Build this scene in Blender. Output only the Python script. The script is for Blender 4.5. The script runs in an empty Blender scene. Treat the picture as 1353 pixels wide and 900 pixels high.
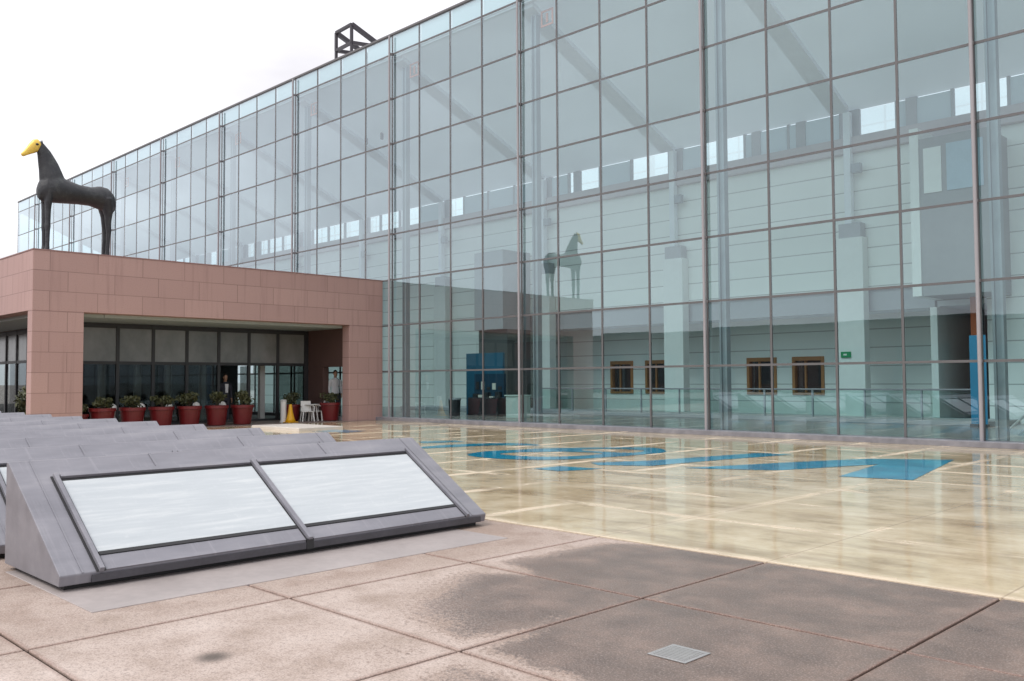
import bpy, bmesh, math, random
from mathutils import Vector, Matrix
random.seed(7)
C = bpy.context.scene
R = math.radians

# ------------------------------------------------------------------ camera, sky, sun, exposure
CH = 1.694
cd = bpy.data.cameras.new('camera'); cam = bpy.data.objects.new('camera', cd)
C.collection.objects.link(cam); C.camera = cam
cd.sensor_width = 36.0; cd.lens = 36.0 * 1190.46 / 1353.0
cd.clip_start = 0.05; cd.clip_end = 4000
YAW, PITCH, ROLL = -0.7848, 0.0445, -0.0053
fw = Vector((math.sin(YAW)*math.cos(PITCH), math.cos(YAW)*math.cos(PITCH), math.sin(PITCH)))
rt = Vector((math.cos(YAW), -math.sin(YAW), 0.0)); up = rt.cross(fw)
r2 = rt*math.cos(ROLL) + up*math.sin(ROLL); u2 = up*math.cos(ROLL) - rt*math.sin(ROLL)
M3 = Matrix((r2, u2, -fw)).transposed()
cam.matrix_world = Matrix.Translation((0, 0, CH)) @ M3.to_4x4()

SUN_EL, SUN_AZ = R(52), R(188)          # azimuth clockwise from +Y
w = bpy.data.worlds.new('World'); C.world = w; w.use_nodes = True
nt = w.node_tree; nt.nodes.clear()
def N(t, **k):
    n = nt.nodes.new(t)
    for a, b in k.items(): setattr(n, a, b)
    return n
sky = N('ShaderNodeTexSky', sky_type='NISHITA', sun_disc=False, sun_elevation=SUN_EL, sun_rotation=SUN_AZ,
        air_density=1.0, dust_density=4.0, ozone_density=1.0)
hs = N('ShaderNodeHueSaturation'); hs.inputs['Saturation'].default_value = 0.25
tc = N('ShaderNodeTexCoord'); sep = N('ShaderNodeSeparateXYZ')
mp = N('ShaderNodeMapping'); mp.inputs['Scale'].default_value = (1, 1, 3)
nz = N('ShaderNodeTexNoise'); nz.inputs['Scale'].default_value = 2.2; nz.inputs['Detail'].default_value = 5
cr = N('ShaderNodeValToRGB')
cr.color_ramp.elements[0].position = 0.3; cr.color_ramp.elements[0].color = (7.3, 7.15, 7.6, 1)
cr.color_ramp.elements[1].position = 0.7; cr.color_ramp.elements[1].color = (11.6, 11.6, 11.9, 1)
mixs = N('ShaderNodeMixRGB'); mixs.inputs[0].default_value = 0.85
gr = N('ShaderNodeMapRange'); gr.inputs[1].default_value = 0.0; gr.inputs[2].default_value = 1.0
gr.inputs[3].default_value = 0.85; gr.inputs[4].default_value = 1.2
mul = N('ShaderNodeMixRGB', blend_type='MULTIPLY'); mul.inputs[0].default_value = 1.0
bg = N('ShaderNodeBackground'); bg.inputs['Strength'].default_value = 0.115
wo = N('ShaderNodeOutputWorld')
L = nt.links.new
L(sky.outputs[0], hs.inputs['Color']); L(tc.outputs['Generated'], mp.inputs[0]); L(mp.outputs[0], nz.inputs['Vector'])
L(nz.outputs['Fac'], cr.inputs[0]); L(hs.outputs[0], mixs.inputs[1]); L(cr.outputs[0], mixs.inputs[2])
L(tc.outputs['Generated'], sep.inputs[0]); L(sep.outputs['Z'], gr.inputs[0])
L(mixs.outputs[0], mul.inputs[1]); L(gr.outputs[0], mul.inputs[2]); L(mul.outputs[0], bg.inputs[0]); L(bg.outputs[0], wo.inputs[0])

sd = bpy.data.lights.new('sun', 'SUN'); sun = bpy.data.objects.new('sun', sd); C.collection.objects.link(sun)
sd.energy = 1.5; sd.angle = R(20); sd.color = (1.0, 0.96, 0.9)
sv = Vector((math.sin(SUN_AZ)*math.cos(SUN_EL), math.cos(SUN_AZ)*math.cos(SUN_EL), math.sin(SUN_EL)))
sun.rotation_euler = sv.to_track_quat('Z', 'Y').to_euler(); sun.location = sv*60
C.view_settings.view_transform = 'Standard'; C.view_settings.look = 'None'
C.view_settings.exposure = 0.28; C.view_settings.gamma = 1.0; C.view_settings.use_curve_mapping = False
C.render.engine = 'CYCLES'
C.cycles.use_denoising = True; C.cycles.max_bounces = 10; C.cycles.transparent_max_bounces = 24
C.cycles.diffuse_bounces = 5; C.cycles.glossy_bounces = 5; C.cycles.caustics_reflective = False; C.cycles.caustics_refractive = False
C.cycles.sample_clamp_indirect = 6.0

# ------------------------------------------------------------------ material helpers
def mat(name):
    m = bpy.data.materials.new(name); m.use_nodes = True
    t = m.node_tree; t.nodes.clear()
    out = t.nodes.new('ShaderNodeOutputMaterial'); b = t.nodes.new('ShaderNodeBsdfPrincipled')
    t.links.new(b.outputs[0], out.inputs[0])
    return m, t, b, out
def nd(t, typ, inp=None, **k):
    n = t.nodes.new(typ)
    for a, v in k.items(): setattr(n, a, v)
    for a, v in (inp or {}).items():
        if isinstance(v, bpy.types.NodeSocket): t.links.new(v, n.inputs[a])
        else: n.inputs[a].default_value = v
    return n
def c4(c, s=1.0): return (c[0]*s, c[1]*s, c[2]*s, 1)
def ramp(t, fac, stops):
    n = t.nodes.new('ShaderNodeValToRGB'); e = n.color_ramp.elements
    while len(e) < len(stops): e.new(0.5)
    for i, (p, c) in enumerate(stops):
        e[i].position = p; e[i].color = c if len(c) == 4 else c4(c)
    t.links.new(fac, n.inputs[0]); return n.outputs[0]
def math_(t, op, a, b=None, clamp=False):
    n = t.nodes.new('ShaderNodeMath'); n.operation = op; n.use_clamp = clamp
    for i, v in enumerate((a, b)):
        if v is None: continue
        if isinstance(v, bpy.types.NodeSocket): t.links.new(v, n.inputs[i])
        else: n.inputs[i].default_value = v
    return n.outputs[0]
def mixc(t, fac, a, b, blend='MIX'):
    n = t.nodes.new('ShaderNodeMixRGB'); n.blend_type = blend
    for i, v in enumerate((fac, a, b)):
        if isinstance(v, bpy.types.NodeSocket): t.links.new(v, n.inputs[i])
        else: n.inputs[i].default_value = v if (i == 0) else c4(v)
    return n.outputs[0]
def smooth(t, v, lo, hi, a=0.0, b=1.0):
    n = t.nodes.new('ShaderNodeMapRange'); n.interpolation_type = 'SMOOTHSTEP'
    t.links.new(v, n.inputs[0])
    for i, q in enumerate((lo, hi, a, b)): n.inputs[i+1].default_value = q
    return n.outputs[0]
def pos(t): return nd(t, 'ShaderNodeNewGeometry').outputs['Position']
def objc(t): return nd(t, 'ShaderNodeTexCoord').outputs['Object']
def noise(t, vec, scale, detail=4, rough=0.55, dist=0.0):
    return nd(t, 'ShaderNodeTexNoise', {'Vector': vec, 'Scale': scale, 'Detail': detail, 'Roughness': rough, 'Distortion': dist}).outputs['Fac']
def bump(t, b, h, strength=0.2, d=0.02):
    n = nd(t, 'ShaderNodeBump', {'Height': h, 'Strength': strength, 'Distance': d}); t.links.new(n.outputs[0], b.inputs['Normal'])
def simple(name, col, rough=0.5, metal=0.0, var=0.12, scale=3.0, spec=0.5, fine=0.05, bmp=0.0):
    m, t, b, o = mat(name)
    v = objc(t)
    n1 = noise(t, v, scale, 5); n2 = noise(t, v, scale*9, 3)
    f = math_(t, 'ADD', math_(t, 'MULTIPLY', n1, var*2), math_(t, 'MULTIPLY', n2, fine*2))
    f = math_(t, 'ADD', f, 1.0 - var - fine)
    cc = mixc(t, 1.0, col, (1, 1, 1), 'MULTIPLY')
    mm = t.nodes.new('ShaderNodeVectorMath'); mm.operation = 'SCALE'
    mm.inputs[0].default_value = col; t.links.new(f, mm.inputs['Scale'])
    t.links.new(mm.outputs[0], b.inputs['Base Color'])
    b.inputs['Roughness'].default_value = rough; b.inputs['Metallic'].default_value = metal
    b.inputs['Specular IOR Level'].default_value = spec
    if var: t.links.new(math_(t, 'ADD', math_(t, 'MULTIPLY', n1, 0.16), rough-0.08, True), b.inputs['Roughness'])
    if bmp: bump(t, b, n2, bmp, 0.01)
    return m

def glass(name, tint, f0, k, rough=0.0, wav=0.0):
    m, t, b, out = mat(name); t.nodes.remove(b)
    tr = nd(t, 'ShaderNodeBsdfTransparent', {'Color': c4(tint)})
    gl = nd(t, 'ShaderNodeBsdfGlossy', {'Color': (0.84, 0.94, 1.0, 1), 'Roughness': rough})
    lw = nd(t, 'ShaderNodeLayerWeight', {'Blend': 0.5})
    if wav:
        h = noise(t, objc(t), 0.9, 2)
        bp = nd(t, 'ShaderNodeBump', {'Height': h, 'Strength': wav, 'Distance': 0.01})
        t.links.new(bp.outputs[0], gl.inputs['Normal'])
    ri = nd(t, 'ShaderNodeNewGeometry').outputs['Random Per Island']
    dirt = noise(t, objc(t), 0.6, 5, 0.65)
    p4 = math_(t, 'POWER', lw.outputs['Facing'], 2.6)
    f = math_(t, 'ADD', math_(t, 'MULTIPLY', p4, k), f0)
    f = math_(t, 'MULTIPLY', f, math_(t, 'ADD', 0.80, math_(t, 'ADD', math_(t, 'MULTIPLY', ri, 0.22), math_(t, 'MULTIPLY', dirt, 0.18))), True)
    mx = nd(t, 'ShaderNodeMixShader', {0: f, 1: tr.outputs[0], 2: gl.outputs[0]})
    t.links.new(mx.outputs[0], out.inputs[0])
    return m

M = {}
M['glass'] = glass('curtain_glass', (0.76, 0.925, 0.95), 0.15, 1.35, 0.0, 0.05)
M['clear'] = glass('clear_glass', (0.90, 0.92, 0.92), 0.06, 0.85)
M['rail_glass'] = glass('rail_glass', (0.86, 0.95, 0.93), 0.03, 0.3)
M['shop_glass'] = glass('shop_glass', (0.55, 0.58, 0.57), 0.03, 0.4)
M['mullion'] = simple('mullion_metal', (0.115, 0.112, 0.118), 0.42, 0.0, 0.15, 1.5)
M['tube'] = simple('tube_metal', (0.31, 0.295, 0.315), 0.38, 0.0, 0.1, 1.0)
M['inner_steel'] = simple('inner_steel', (0.32, 0.345, 0.37), 0.5, 0.0, 0.1)
M['white'] = simple('white_plaster', (0.80, 0.80, 0.77), 0.6, 0.0, 0.05, 0.4)
M['soffit'] = simple('ceiling_panel', (0.82, 0.84, 0.88), 0.7, 0.0, 0.05, 0.3)
def translucent(name, col, tcol, f):
    m, t, b, out = mat(name)
    b.inputs['Base Color'].default_value = c4(col); b.inputs['Roughness'].default_value = 0.7
    tl = nd(t, 'ShaderNodeBsdfTranslucent', {'Color': c4(tcol)})
    n1 = noise(t, objc(t), 0.25, 3)
    mx = nd(t, 'ShaderNodeMixShader', {0: math_(t, 'ADD', math_(t, 'MULTIPLY', n1, 0.08), f-0.04), 1: b.outputs[0], 2: tl.outputs[0]})
    t.links.new(mx.outputs[0], out.inputs[0]); return m
M['frit'] = translucent('frosted_glass', (0.60, 0.66, 0.68), (0.80, 0.86, 0.88), 0.5)
M['roof'] = translucent('translucent_roof', (0.82, 0.84, 0.86), (0.75, 0.82, 0.88), 0.10)
M['beam'] = simple('beam_paint', (0.80, 0.81, 0.84), 0.6, 0.0, 0.06)
M['band'] = simple('band_paint', (0.52, 0.46, 0.47), 0.6, 0.0, 0.06)
M['grey'] = simple('grey_panel', (0.42, 0.42, 0.44), 0.6, 0.0, 0.06, 0.6)
M['dark'] = simple('dark_paint', (0.035, 0.036, 0.04), 0.45, 0.0, 0.15)
M['black'] = simple('black_gasket', (0.02, 0.02, 0.022), 0.6, 0.0, 0.1)
M['lobby'] = simple('lobby_floor', (0.20, 0.21, 0.21), 0.22, 0.0, 0.12, 0.5)
M['fascia'] = simple('grimy_fascia', (0.055, 0.053, 0.063), 0.5, 0.0, 0.5, 3, 0.5, 0.2)
M['wood'] = simple('brown_wood', (0.40, 0.17, 0.055), 0.5, 0.0, 0.25, 6)
M['blue'] = simple('blue_panel', (0.02, 0.12, 0.20), 0.5, 0.0, 0.1)
M['bright_blue'] = simple('banner_blue', (0.02, 0.24, 0.42), 0.5, 0.0, 0.06)
M['orange'] = simple('orange_panel', (0.55, 0.12, 0.03), 0.6, 0.0, 0.1)
M['rust'] = simple('rust_plate', (0.60, 0.22, 0.16), 0.6, 0.0, 0.15)
M['paper'] = simple('paper', (0.7, 0.68, 0.6), 0.7, 0.0, 0.3, 12)
M['green'] = simple('exit_green', (0.01, 0.28, 0.10), 0.4, 0.0, 0.05)
M['plinth'] = simple('pale_plinth', (0.60, 0.68, 0.62), 0.6, 0.0, 0.08)
def make_bronze():
    m, t, b, o = mat('dark_patinated_bronze')
    v = objc(t); n1 = noise(t, v, 2.2, 6, 0.7); n2 = noise(t, v, 9, 5, 0.75); n3 = noise(t, v, 30, 3, 0.7)
    col = ramp(t, n1, [(0.3, (0.014, 0.015, 0.020)), (0.55, (0.026, 0.028, 0.034)), (0.72, (0.060, 0.068, 0.068))])
    col = mixc(t, math_(t, 'MULTIPLY', smooth(t, n2, 0.55, 0.75), 0.5), col, (0.085, 0.095, 0.09))
    col = mixc(t, math_(t, 'MULTIPLY', smooth(t, n2, 0.45, 0.3), 0.6), col, (0.010, 0.010, 0.013))
    t.links.new(col, b.inputs['Base Color'])
    t.links.new(math_(t, 'ADD', 0.35, math_(t, 'MULTIPLY', n2, 0.3)), b.inputs['Roughness'])
    bump(t, b, math_(t, 'ADD', n2, math_(t, 'MULTIPLY', n3, 0.4)), 0.7, 0.03)
    return m
M['bronze'] = make_bronze()
M['gold'] = simple('gold_paint', (0.80, 0.55, 0.10), 0.35, 0.15, 0.25, 6)
M['pot'] = simple('red_pot', (0.15, 0.011, 0.013), 0.4, 0.0, 0.25, 3)
M['soil'] = simple('soil', (0.05, 0.035, 0.025), 0.9, 0.0, 0.3, 12)
M['plastic'] = simple('white_plastic', (0.72, 0.72, 0.70), 0.4, 0.0, 0.05)
M['stone_post'] = simple('pale_post', (0.55, 0.57, 0.56), 0.6, 0.0, 0.15)
M['yellow'] = simple('caution_yellow', (0.80, 0.42, 0.01), 0.4, 0.0, 0.1)
M['skin'] = simple('skin', (0.42, 0.24, 0.16), 0.55, 0.0, 0.05)
M['shirt'] = simple('white_shirt', (0.75, 0.76, 0.78), 0.8, 0.0, 0.06)
M['trousers'] = simple('dark_trousers', (0.03, 0.032, 0.045), 0.8, 0.0, 0.15)
M['hair'] = simple('dark_hair', (0.015, 0.012, 0.01), 0.6, 0.0, 0.2)
M['truss'] = simple('truss_paint', (0.035, 0.03, 0.038), 0.45, 0.0, 0.15)
M['drain'] = simple('drain_metal', (0.33, 0.33, 0.33), 0.35, 0.2, 0.15, 20)
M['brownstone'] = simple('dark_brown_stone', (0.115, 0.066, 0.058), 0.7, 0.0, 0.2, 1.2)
M['bark'] = simple('twig', (0.07, 0.05, 0.03), 0.8, 0.0, 0.2)

def make_zinc():
    m, t, b, o = mat('zinc_sheet')
    v = objc(t)
    mpg = nd(t, 'ShaderNodeMapping', {'Vector': v, 'Scale': (2.0, 0.5, 2.0)})
    n1 = noise(t, mpg.outputs[0], 2.0, 5, 0.6); n2 = noise(t, v, 60, 2)
    mp2 = nd(t, 'ShaderNodeMapping', {'Vector': v, 'Scale': (0.6, 9.0, 0.6)})
    st = noise(t, mp2.outputs[0], 2.0, 4, 0.65)
    col = ramp(t, n1, [(0.3, (0.160, 0.160, 0.184)), (0.55, (0.212, 0.210, 0.238)), (0.75, (0.27, 0.265, 0.29))])
    col = mixc(t, math_(t, 'MULTIPLY', smooth(t, st, 0.52, 0.75), 0.35), col, (0.34, 0.33, 0.36))
    col = mixc(t, math_(t, 'MULTIPLY', n2, 0.10), col, (0.12, 0.11, 0.14))
    t.links.new(col, b.inputs['Base Color'])
    t.links.new(math_(t, 'ADD', math_(t, 'MULTIPLY', n1, 0.25), 0.28), b.inputs['Roughness'])
    b.inputs['Specular IOR Level'].default_value = 0.5
    bump(t, b, n1, 0.06, 0.02)
    return m
M['zinc'] = make_zinc()

def make_skyglass():
    m, t, b, o = mat('skylight_milk_glass')
    v = objc(t)
    mpg = nd(t, 'ShaderNodeMapping', {'Vector': v, 'Rotation': (0, 0, R(4)), 'Scale': (7.0, 0.55, 7.0)})
    n1 = noise(t, mpg.outputs[0], 2.3, 6, 0.65); n2 = noise(t, v, 14, 4, 0.7)
    col = ramp(t, n1, [(0.28, (0.40, 0.435, 0.46)), (0.5, (0.43, 0.465, 0.49)), (0.68, (0.50, 0.53, 0.545))])
    col = mixc(t, math_(t, 'MULTIPLY', smooth(t, n2, 0.55, 0.8), 0.3), col, (0.58, 0.60, 0.61))
    t.links.new(col, b.inputs['Base Color']); b.inputs['Roughness'].default_value = 0.12
    b.inputs['Coat Weight'].default_value = 0.3; b.inputs['Coat Roughness'].default_value = 0.03
    return m
M['sky_glass'] = make_skyglass()

def make_pink():
    m, t, b, o = mat('pink_stone')
    uv = nd(t, 'ShaderNodeTexCoord').outputs['UV']
    sp = nd(t, 'ShaderNodeSeparateXYZ', {0: uv})
    br = nd(t, 'ShaderNodeTexBrick', {'Vector': uv, 'Color1': (0.475, 0.315, 0.290, 1), 'Color2': (0.425, 0.278, 0.257, 1),
            'Mortar': (0.22, 0.14, 0.13, 1), 'Scale': 1.0, 'Mortar Size': 0.011, 'Mortar Smooth': 0.3, 'Bias': 0.0,
            'Brick Width': 1.55, 'Row Height': 0.68}, offset=0.37, squash=1.0)
    n1 = noise(t, uv, 0.55, 5, 0.6); n2 = noise(t, uv, 28, 4, 0.7)
    st = nd(t, 'ShaderNodeMapping', {'Vector': uv, 'Scale': (4.0, 0.22, 1.0)})
    n3 = noise(t, st.outputs[0], 1.3, 5, 0.6)
    col = mixc(t, math_(t, 'MULTIPLY', smooth(t, n1, 0.35, 0.7), 0.30), br.outputs['Color'], (0.45, 0.29, 0.265))
    col = mixc(t, math_(t, 'MULTIPLY', smooth(t, n2, 0.45, 0.75), 0.28), col, (0.25, 0.14, 0.13))
    col = mixc(t, math_(t, 'MULTIPLY', smooth(t, n3, 0.50, 0.75), 0.40), col, (0.27, 0.165, 0.155))
    t.links.new(col, b.inputs['Base Color']); b.inputs['Roughness'].default_value = 0.7
    bump(t, b, br.outputs['Fac'], -0.25, 0.01)
    return m
M['pink'] = make_pink()

def make_clad():
    m, t, b, o = mat('white_cladding')
    uv = nd(t, 'ShaderNodeTexCoord').outputs['UV']
    br = nd(t, 'ShaderNodeTexBrick', {'Vector': uv, 'Color1': (0.89, 0.89, 0.85, 1), 'Color2': (0.87, 0.87, 0.83, 1),
            'Mortar': (0.42, 0.43, 0.42, 1), 'Scale': 1.0, 'Mortar Size': 0.022, 'Mortar Smooth': 0.2,
            'Brick Width': 400.0, 'Row Height': 0.74}, offset=0.5)
    n1 = noise(t, uv, 0.5, 4)
    col = mixc(t, math_(t, 'MULTIPLY', n1, 0.15), br.outputs['Color'], (0.66, 0.67, 0.64))
    t.links.new(col, b.inputs['Base Color']); b.inputs['Roughness'].default_value = 0.6
    return m
M['clad'] = make_clad()

TX, TY, TS, TT = -6.3, 1.92, 2.0, 1.9          # paving grid
def grid_nodes(t, p):
    sp = nd(t, 'ShaderNodeSeparateXYZ', {0: p})
    u = math_(t, 'DIVIDE', math_(t, 'SUBTRACT', sp.outputs[0], TX), TS)
    v = math_(t, 'DIVIDE', math_(t, 'SUBTRACT', sp.outputs[1], TY), TT)
    iu, iv = math_(t, 'FLOOR', u), math_(t, 'FLOOR', v)
    fu, fv = math_(t, 'FRACT', u), math_(t, 'FRACT', v)
    du = math_(t, 'MULTIPLY', math_(t, 'MINIMUM', fu, math_(t, 'SUBTRACT', 1.0, fu)), TS)
    dv = math_(t, 'MULTIPLY', math_(t, 'MINIMUM', fv, math_(t, 'SUBTRACT', 1.0, fv)), TT)
    ed = math_(t, 'MINIMUM', du, dv)
    cell = nd(t, 'ShaderNodeCombineXYZ', {0: iu, 1: iv, 2: 0.0}).outputs[0]
    wn = nd(t, 'ShaderNodeTexWhiteNoise', {'Vector': cell}, noise_dimensions='3D').outputs['Value']
    return sp, ed, wn, du, dv

def make_paver():
    m, t, b, o = mat('damp_concrete_paver')
    p = pos(t)
    sp, ed, wn, du, dv = grid_nodes(t, p)
    big = noise(t, p, 0.55, 4, 0.55); mid = noise(t, p, 2.2, 5, 0.6); fine = noise(t, p, 26, 5, 0.75); gr_ = noise(t, p, 75, 3, 0.75)
    # where the water stands: mostly beyond y=4, dry by the skylights
    y = sp.outputs[1]; x = sp.outputs[0]
    gy = smooth(t, math_(t, 'ADD', y, math_(t, 'MULTIPLY', x, 0.45)), 0.7, 3.4)
    gx = smooth(t, x, -7.0, -5.0)
    reg = math_(t, 'MULTIPLY', gy, gx)
    jag = math_(t, 'ADD', math_(t, 'MULTIPLY', math_(t, 'SUBTRACT', mid, 0.5), 0.30), math_(t, 'MULTIPLY', math_(t, 'SUBTRACT', fine, 0.5), 0.12))
    edge = smooth(t, math_(t, 'ADD', ed, jag), 0.0, 0.30)
    amt = math_(t, 'ADD', math_(t, 'MULTIPLY', reg, 1.12), math_(t, 'MULTIPLY', math_(t, 'SUBTRACT', big, 0.5), 0.9))
    amt = math_(t, 'ADD', amt, math_(t, 'MULTIPLY', math_(t, 'SUBTRACT', wn, 0.5), 0.38))
    core = math_(t, 'ADD', amt, math_(t, 'MULTIPLY', math_(t, 'SUBTRACT', edge, 1.0), 0.36))
    core = math_(t, 'ADD', core, math_(t, 'MULTIPLY', math_(t, 'SUBTRACT', fine, 0.5), 0.75))
    core = math_(t, 'ADD', core, math_(t, 'MULTIPLY', math_(t, 'SUBTRACT', mid, 0.5), 0.35))
    wet = smooth(t, core, 0.27, 0.66)
    dry = ramp(t, mid, [(0.3, (0.32, 0.245, 0.20)), (0.5, (0.44, 0.355, 0.31)), (0.7, (0.53, 0.445, 0.40))])
    dmp = ramp(t, mid, [(0.28, (0.105, 0.074, 0.061)), (0.5, (0.165, 0.119, 0.098)), (0.72, (0.25, 0.178, 0.145))])
    col = mixc(t, wet, dry, dmp)
    # brown damp stain lying round the foot of the skylights
    st = math_(t, 'MULTIPLY', smooth(t, x, -6.15, -6.75), smooth(t, math_(t, 'ADD', mid, math_(t, 'MULTIPLY', big, 0.6)), 0.62, 0.92))
    col = mixc(t, math_(t, 'MULTIPLY', st, 0.75), col, (0.25, 0.175, 0.135))
    tide = math_(t, 'MULTIPLY', smooth(t, wet, 0.05, 0.35), smooth(t, wet, 0.75, 0.4))
    col = mixc(t, math_(t, 'MULTIPLY', tide, 0.30), col, (0.33, 0.22, 0.16))
    # red brown dirt along the joints
    jd = smooth(t, math_(t, 'ADD', ed, math_(t, 'MULTIPLY', math_(t, 'SUBTRACT', fine, 0.5), 0.05)), 0.055, 0.012)
    col = mixc(t, math_(t, 'MULTIPLY', jd, 0.5), col, (0.24, 0.14, 0.11))
    col = mixc(t, math_(t, 'MULTIPLY', smooth(t, fine, 0.49, 0.64), 0.40), col, (0.12, 0.088, 0.075))
    col = mixc(t, math_(t, 'MULTIPLY', smooth(t, gr_, 0.51, 0.62), 0.40), col, (0.10, 0.08, 0.075))
    col = mixc(t, math_(t, 'MULTIPLY', smooth(t, gr_, 0.48, 0.38), 0.34), col, (0.56, 0.48, 0.44))
    # one small dark spot
    d = nd(t, 'ShaderNodeVectorMath', {0: p, 1: (-5.3, 2.68, 0.0)}, operation='DISTANCE').outputs['Value']
    col = mixc(t, math_(t, 'MULTIPLY', smooth(t, d, 0.16, 0.02), 0.85), col, (0.06, 0.05, 0.042))
    t.links.new(col, b.inputs['Base Color'])
    t.links.new(math_(t, 'ADD', math_(t, 'MULTIPLY', wet, -0.38), math_(t, 'ADD', 0.58, math_(t, 'MULTIPLY', mid, 0.24))), b.inputs['Roughness'])
    b.inputs['Specular IOR Level'].default_value = 0.4
    bump(t, b, math_(t, 'ADD', fine, math_(t, 'MULTIPLY', mid, 2.0)), 0.18, 0.006)
    return m
M['paver'] = make_paver()

def make_yellow():
    m, t, b, o = mat('wet_yellow_coating')
    p = pos(t)
    sp, ed, wn, du, dv = grid_nodes(t, p)
    big = noise(t, p, 0.35, 4, 0.55); mid = noise(t, p, 1.3, 5, 0.62); fine = noise(t, p, 22, 4, 0.7)
    stv = nd(t, 'ShaderNodeMapping', {'Vector': p, 'Rotation': (0, 0, R(45)), 'Scale': (0.35, 1.5, 1)}).outputs[0]
    stn = noise(t, stv, 0.9, 5, 0.6)
    warp = nd(t, 'ShaderNodeMapping', {'Vector': p, 'Rotation': (0, 0, R(45)), 'Scale': (0.55, 1.9, 1)}).outputs[0]
    pat = noise(t, warp, 0.75, 6, 0.62, 0.6)
    col = ramp(t, mid, [(0.3, (0.37, 0.285, 0.17)), (0.5, (0.56, 0.46, 0.30)), (0.72, (0.68, 0.58, 0.42))])
    col = mixc(t, math_(t, 'MULTIPLY', smooth(t, stn, 0.50, 0.66), 0.62), col, (0.29, 0.205, 0.115))
    col = mixc(t, math_(t, 'MULTIPLY', smooth(t, pat, 0.53, 0.66), 0.55), col, (0.70, 0.60, 0.43))
    col = mixc(t, math_(t, 'MULTIPLY', smooth(t, fine, 0.5, 0.8), 0.22), col, (0.28, 0.21, 0.12))
    # dry pale crests along some joints and in patches
    crest = math_(t, 'ADD', smooth(t, math_(t, 'ADD', ed, math_(t, 'MULTIPLY', math_(t, 'SUBTRACT', fine, 0.5), 0.1)), 0.22, 0.0), math_(t, 'MULTIPLY', math_(t, 'SUBTRACT', mid, 0.56), 3.4))
    far = math_(t, 'MULTIPLY', smooth(t, crest, 0.55, 1.15), smooth(t, pat, 0.44, 0.60))
    lng = math_(t, 'MULTIPLY', smooth(t, math_(t, 'ADD', du, math_(t, 'MULTIPLY', math_(t, 'SUBTRACT', mid, 0.5), 0.35)), 0.17, 0.03), smooth(t, sp.outputs[0], -3.5, -8.0))
    far = math_(t, 'MAXIMUM', far, math_(t, 'MULTIPLY', lng, smooth(t, big, 0.40, 0.55)))
    lnv = math_(t, 'MULTIPLY', smooth(t, math_(t, 'ADD', dv, math_(t, 'MULTIPLY', math_(t, 'SUBTRACT', mid, 0.5), 0.5)), 0.16, 0.02), smooth(t, pat, 0.46, 0.58))
    far = math_(t, 'MAXIMUM', far, math_(t, 'MULTIPLY', lnv, 0.8))
    edge0 = smooth(t, math_(t, 'ADD', sp.outputs[1], math_(t, 'MULTIPLY', mid, 0.5)), 8.10, 7.84)
    dryf = math_(t, 'MAXIMUM', math_(t, 'MULTIPLY', far, 0.8), math_(t, 'MULTIPLY', edge0, 0.9))
    col = mixc(t, dryf, col, (0.72, 0.60, 0.46))
    dark_line = smooth(t, ed, 0.014, 0.004)
    col = mixc(t, math_(t, 'MULTIPLY', dark_line, 0.45), col, (0.22, 0.15, 0.09))
    t.links.new(col, b.inputs['Base Color'])
    rgh = math_(t, 'ADD', 0.035, math_(t, 'MULTIPLY', dryf, 0.40))
    rgh = math_(t, 'ADD', rgh, math_(t, 'MULTIPLY', smooth(t, big, 0.45, 0.75), 0.07))
    t.links.new(rgh, b.inputs['Roughness']); b.inputs['IOR'].default_value = 1.36
    rip = noise(t, p, 5.0, 3, 0.6)
    bump(t, b, math_(t, 'ADD', math_(t, 'ADD', mid, math_(t, 'MULTIPLY', rip, 0.10)), math_(t, 'MULTIPLY', fine, 0.03)), 0.18, 0.03)
    return m
M['yellow_floor'] = make_yellow()

def make_letter():
    m, t, b, o = mat('wet_blue_paint')
    p = pos(t); mid = noise(t, p, 1.3, 5, 0.62); fine = noise(t, p, 9, 4, 0.7)
    col = ramp(t, mid, [(0.3, (0.005, 0.16, 0.29)), (0.55, (0.010, 0.27, 0.44)), (0.75, (0.03, 0.38, 0.55))])
    col = mixc(t, math_(t, 'MULTIPLY', smooth(t, fine, 0.6, 0.8), 0.2), col, (0.2, 0.35, 0.42))
    t.links.new(col, b.inputs['Base Color']); b.inputs['Roughness'].default_value = 0.06; b.inputs['IOR'].default_value = 1.36
    bump(t, b, mid, 0.05, 0.03)
    return m
M['letter'] = make_letter()

def make_frost():
    m, t, b, o = mat('shop_upper'); v = objc(t)
    st = nd(t, 'ShaderNodeMapping', {'Vector': v, 'Scale': (1, 0.8, 0.6)}).outputs[0]
    n1 = noise(t, st, 1.0, 4, 0.6)
    t.links.new(ramp(t, n1, [(0.3, (0.17, 0.182, 0.182)), (0.7, (0.29, 0.30, 0.30))]), b.inputs['Base Color'])
    b.inputs['Roughness'].default_value = 0.18
    return m
def make_leaf(name, a, bcol):
    m, t, b, o = mat(name)
    g = nd(t, 'ShaderNodeNewGeometry')
    col = mixc(t, g.outputs['Random Per Island'], a, bcol)
    t.links.new(col, b.inputs['Base Color']); b.inputs['Roughness'].default_value = 0.55
    b.inputs['Subsurface Weight'].default_value = 0.0
    return m
M['leaf'] = make_leaf('shrub_leaf', (0.026, 0.036, 0.014), (0.10, 0.105, 0.042))
M['leaf_y'] = make_leaf('hedge_leaf', (0.03, 0.06, 0.012), (0.14, 0.16, 0.03))

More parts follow.
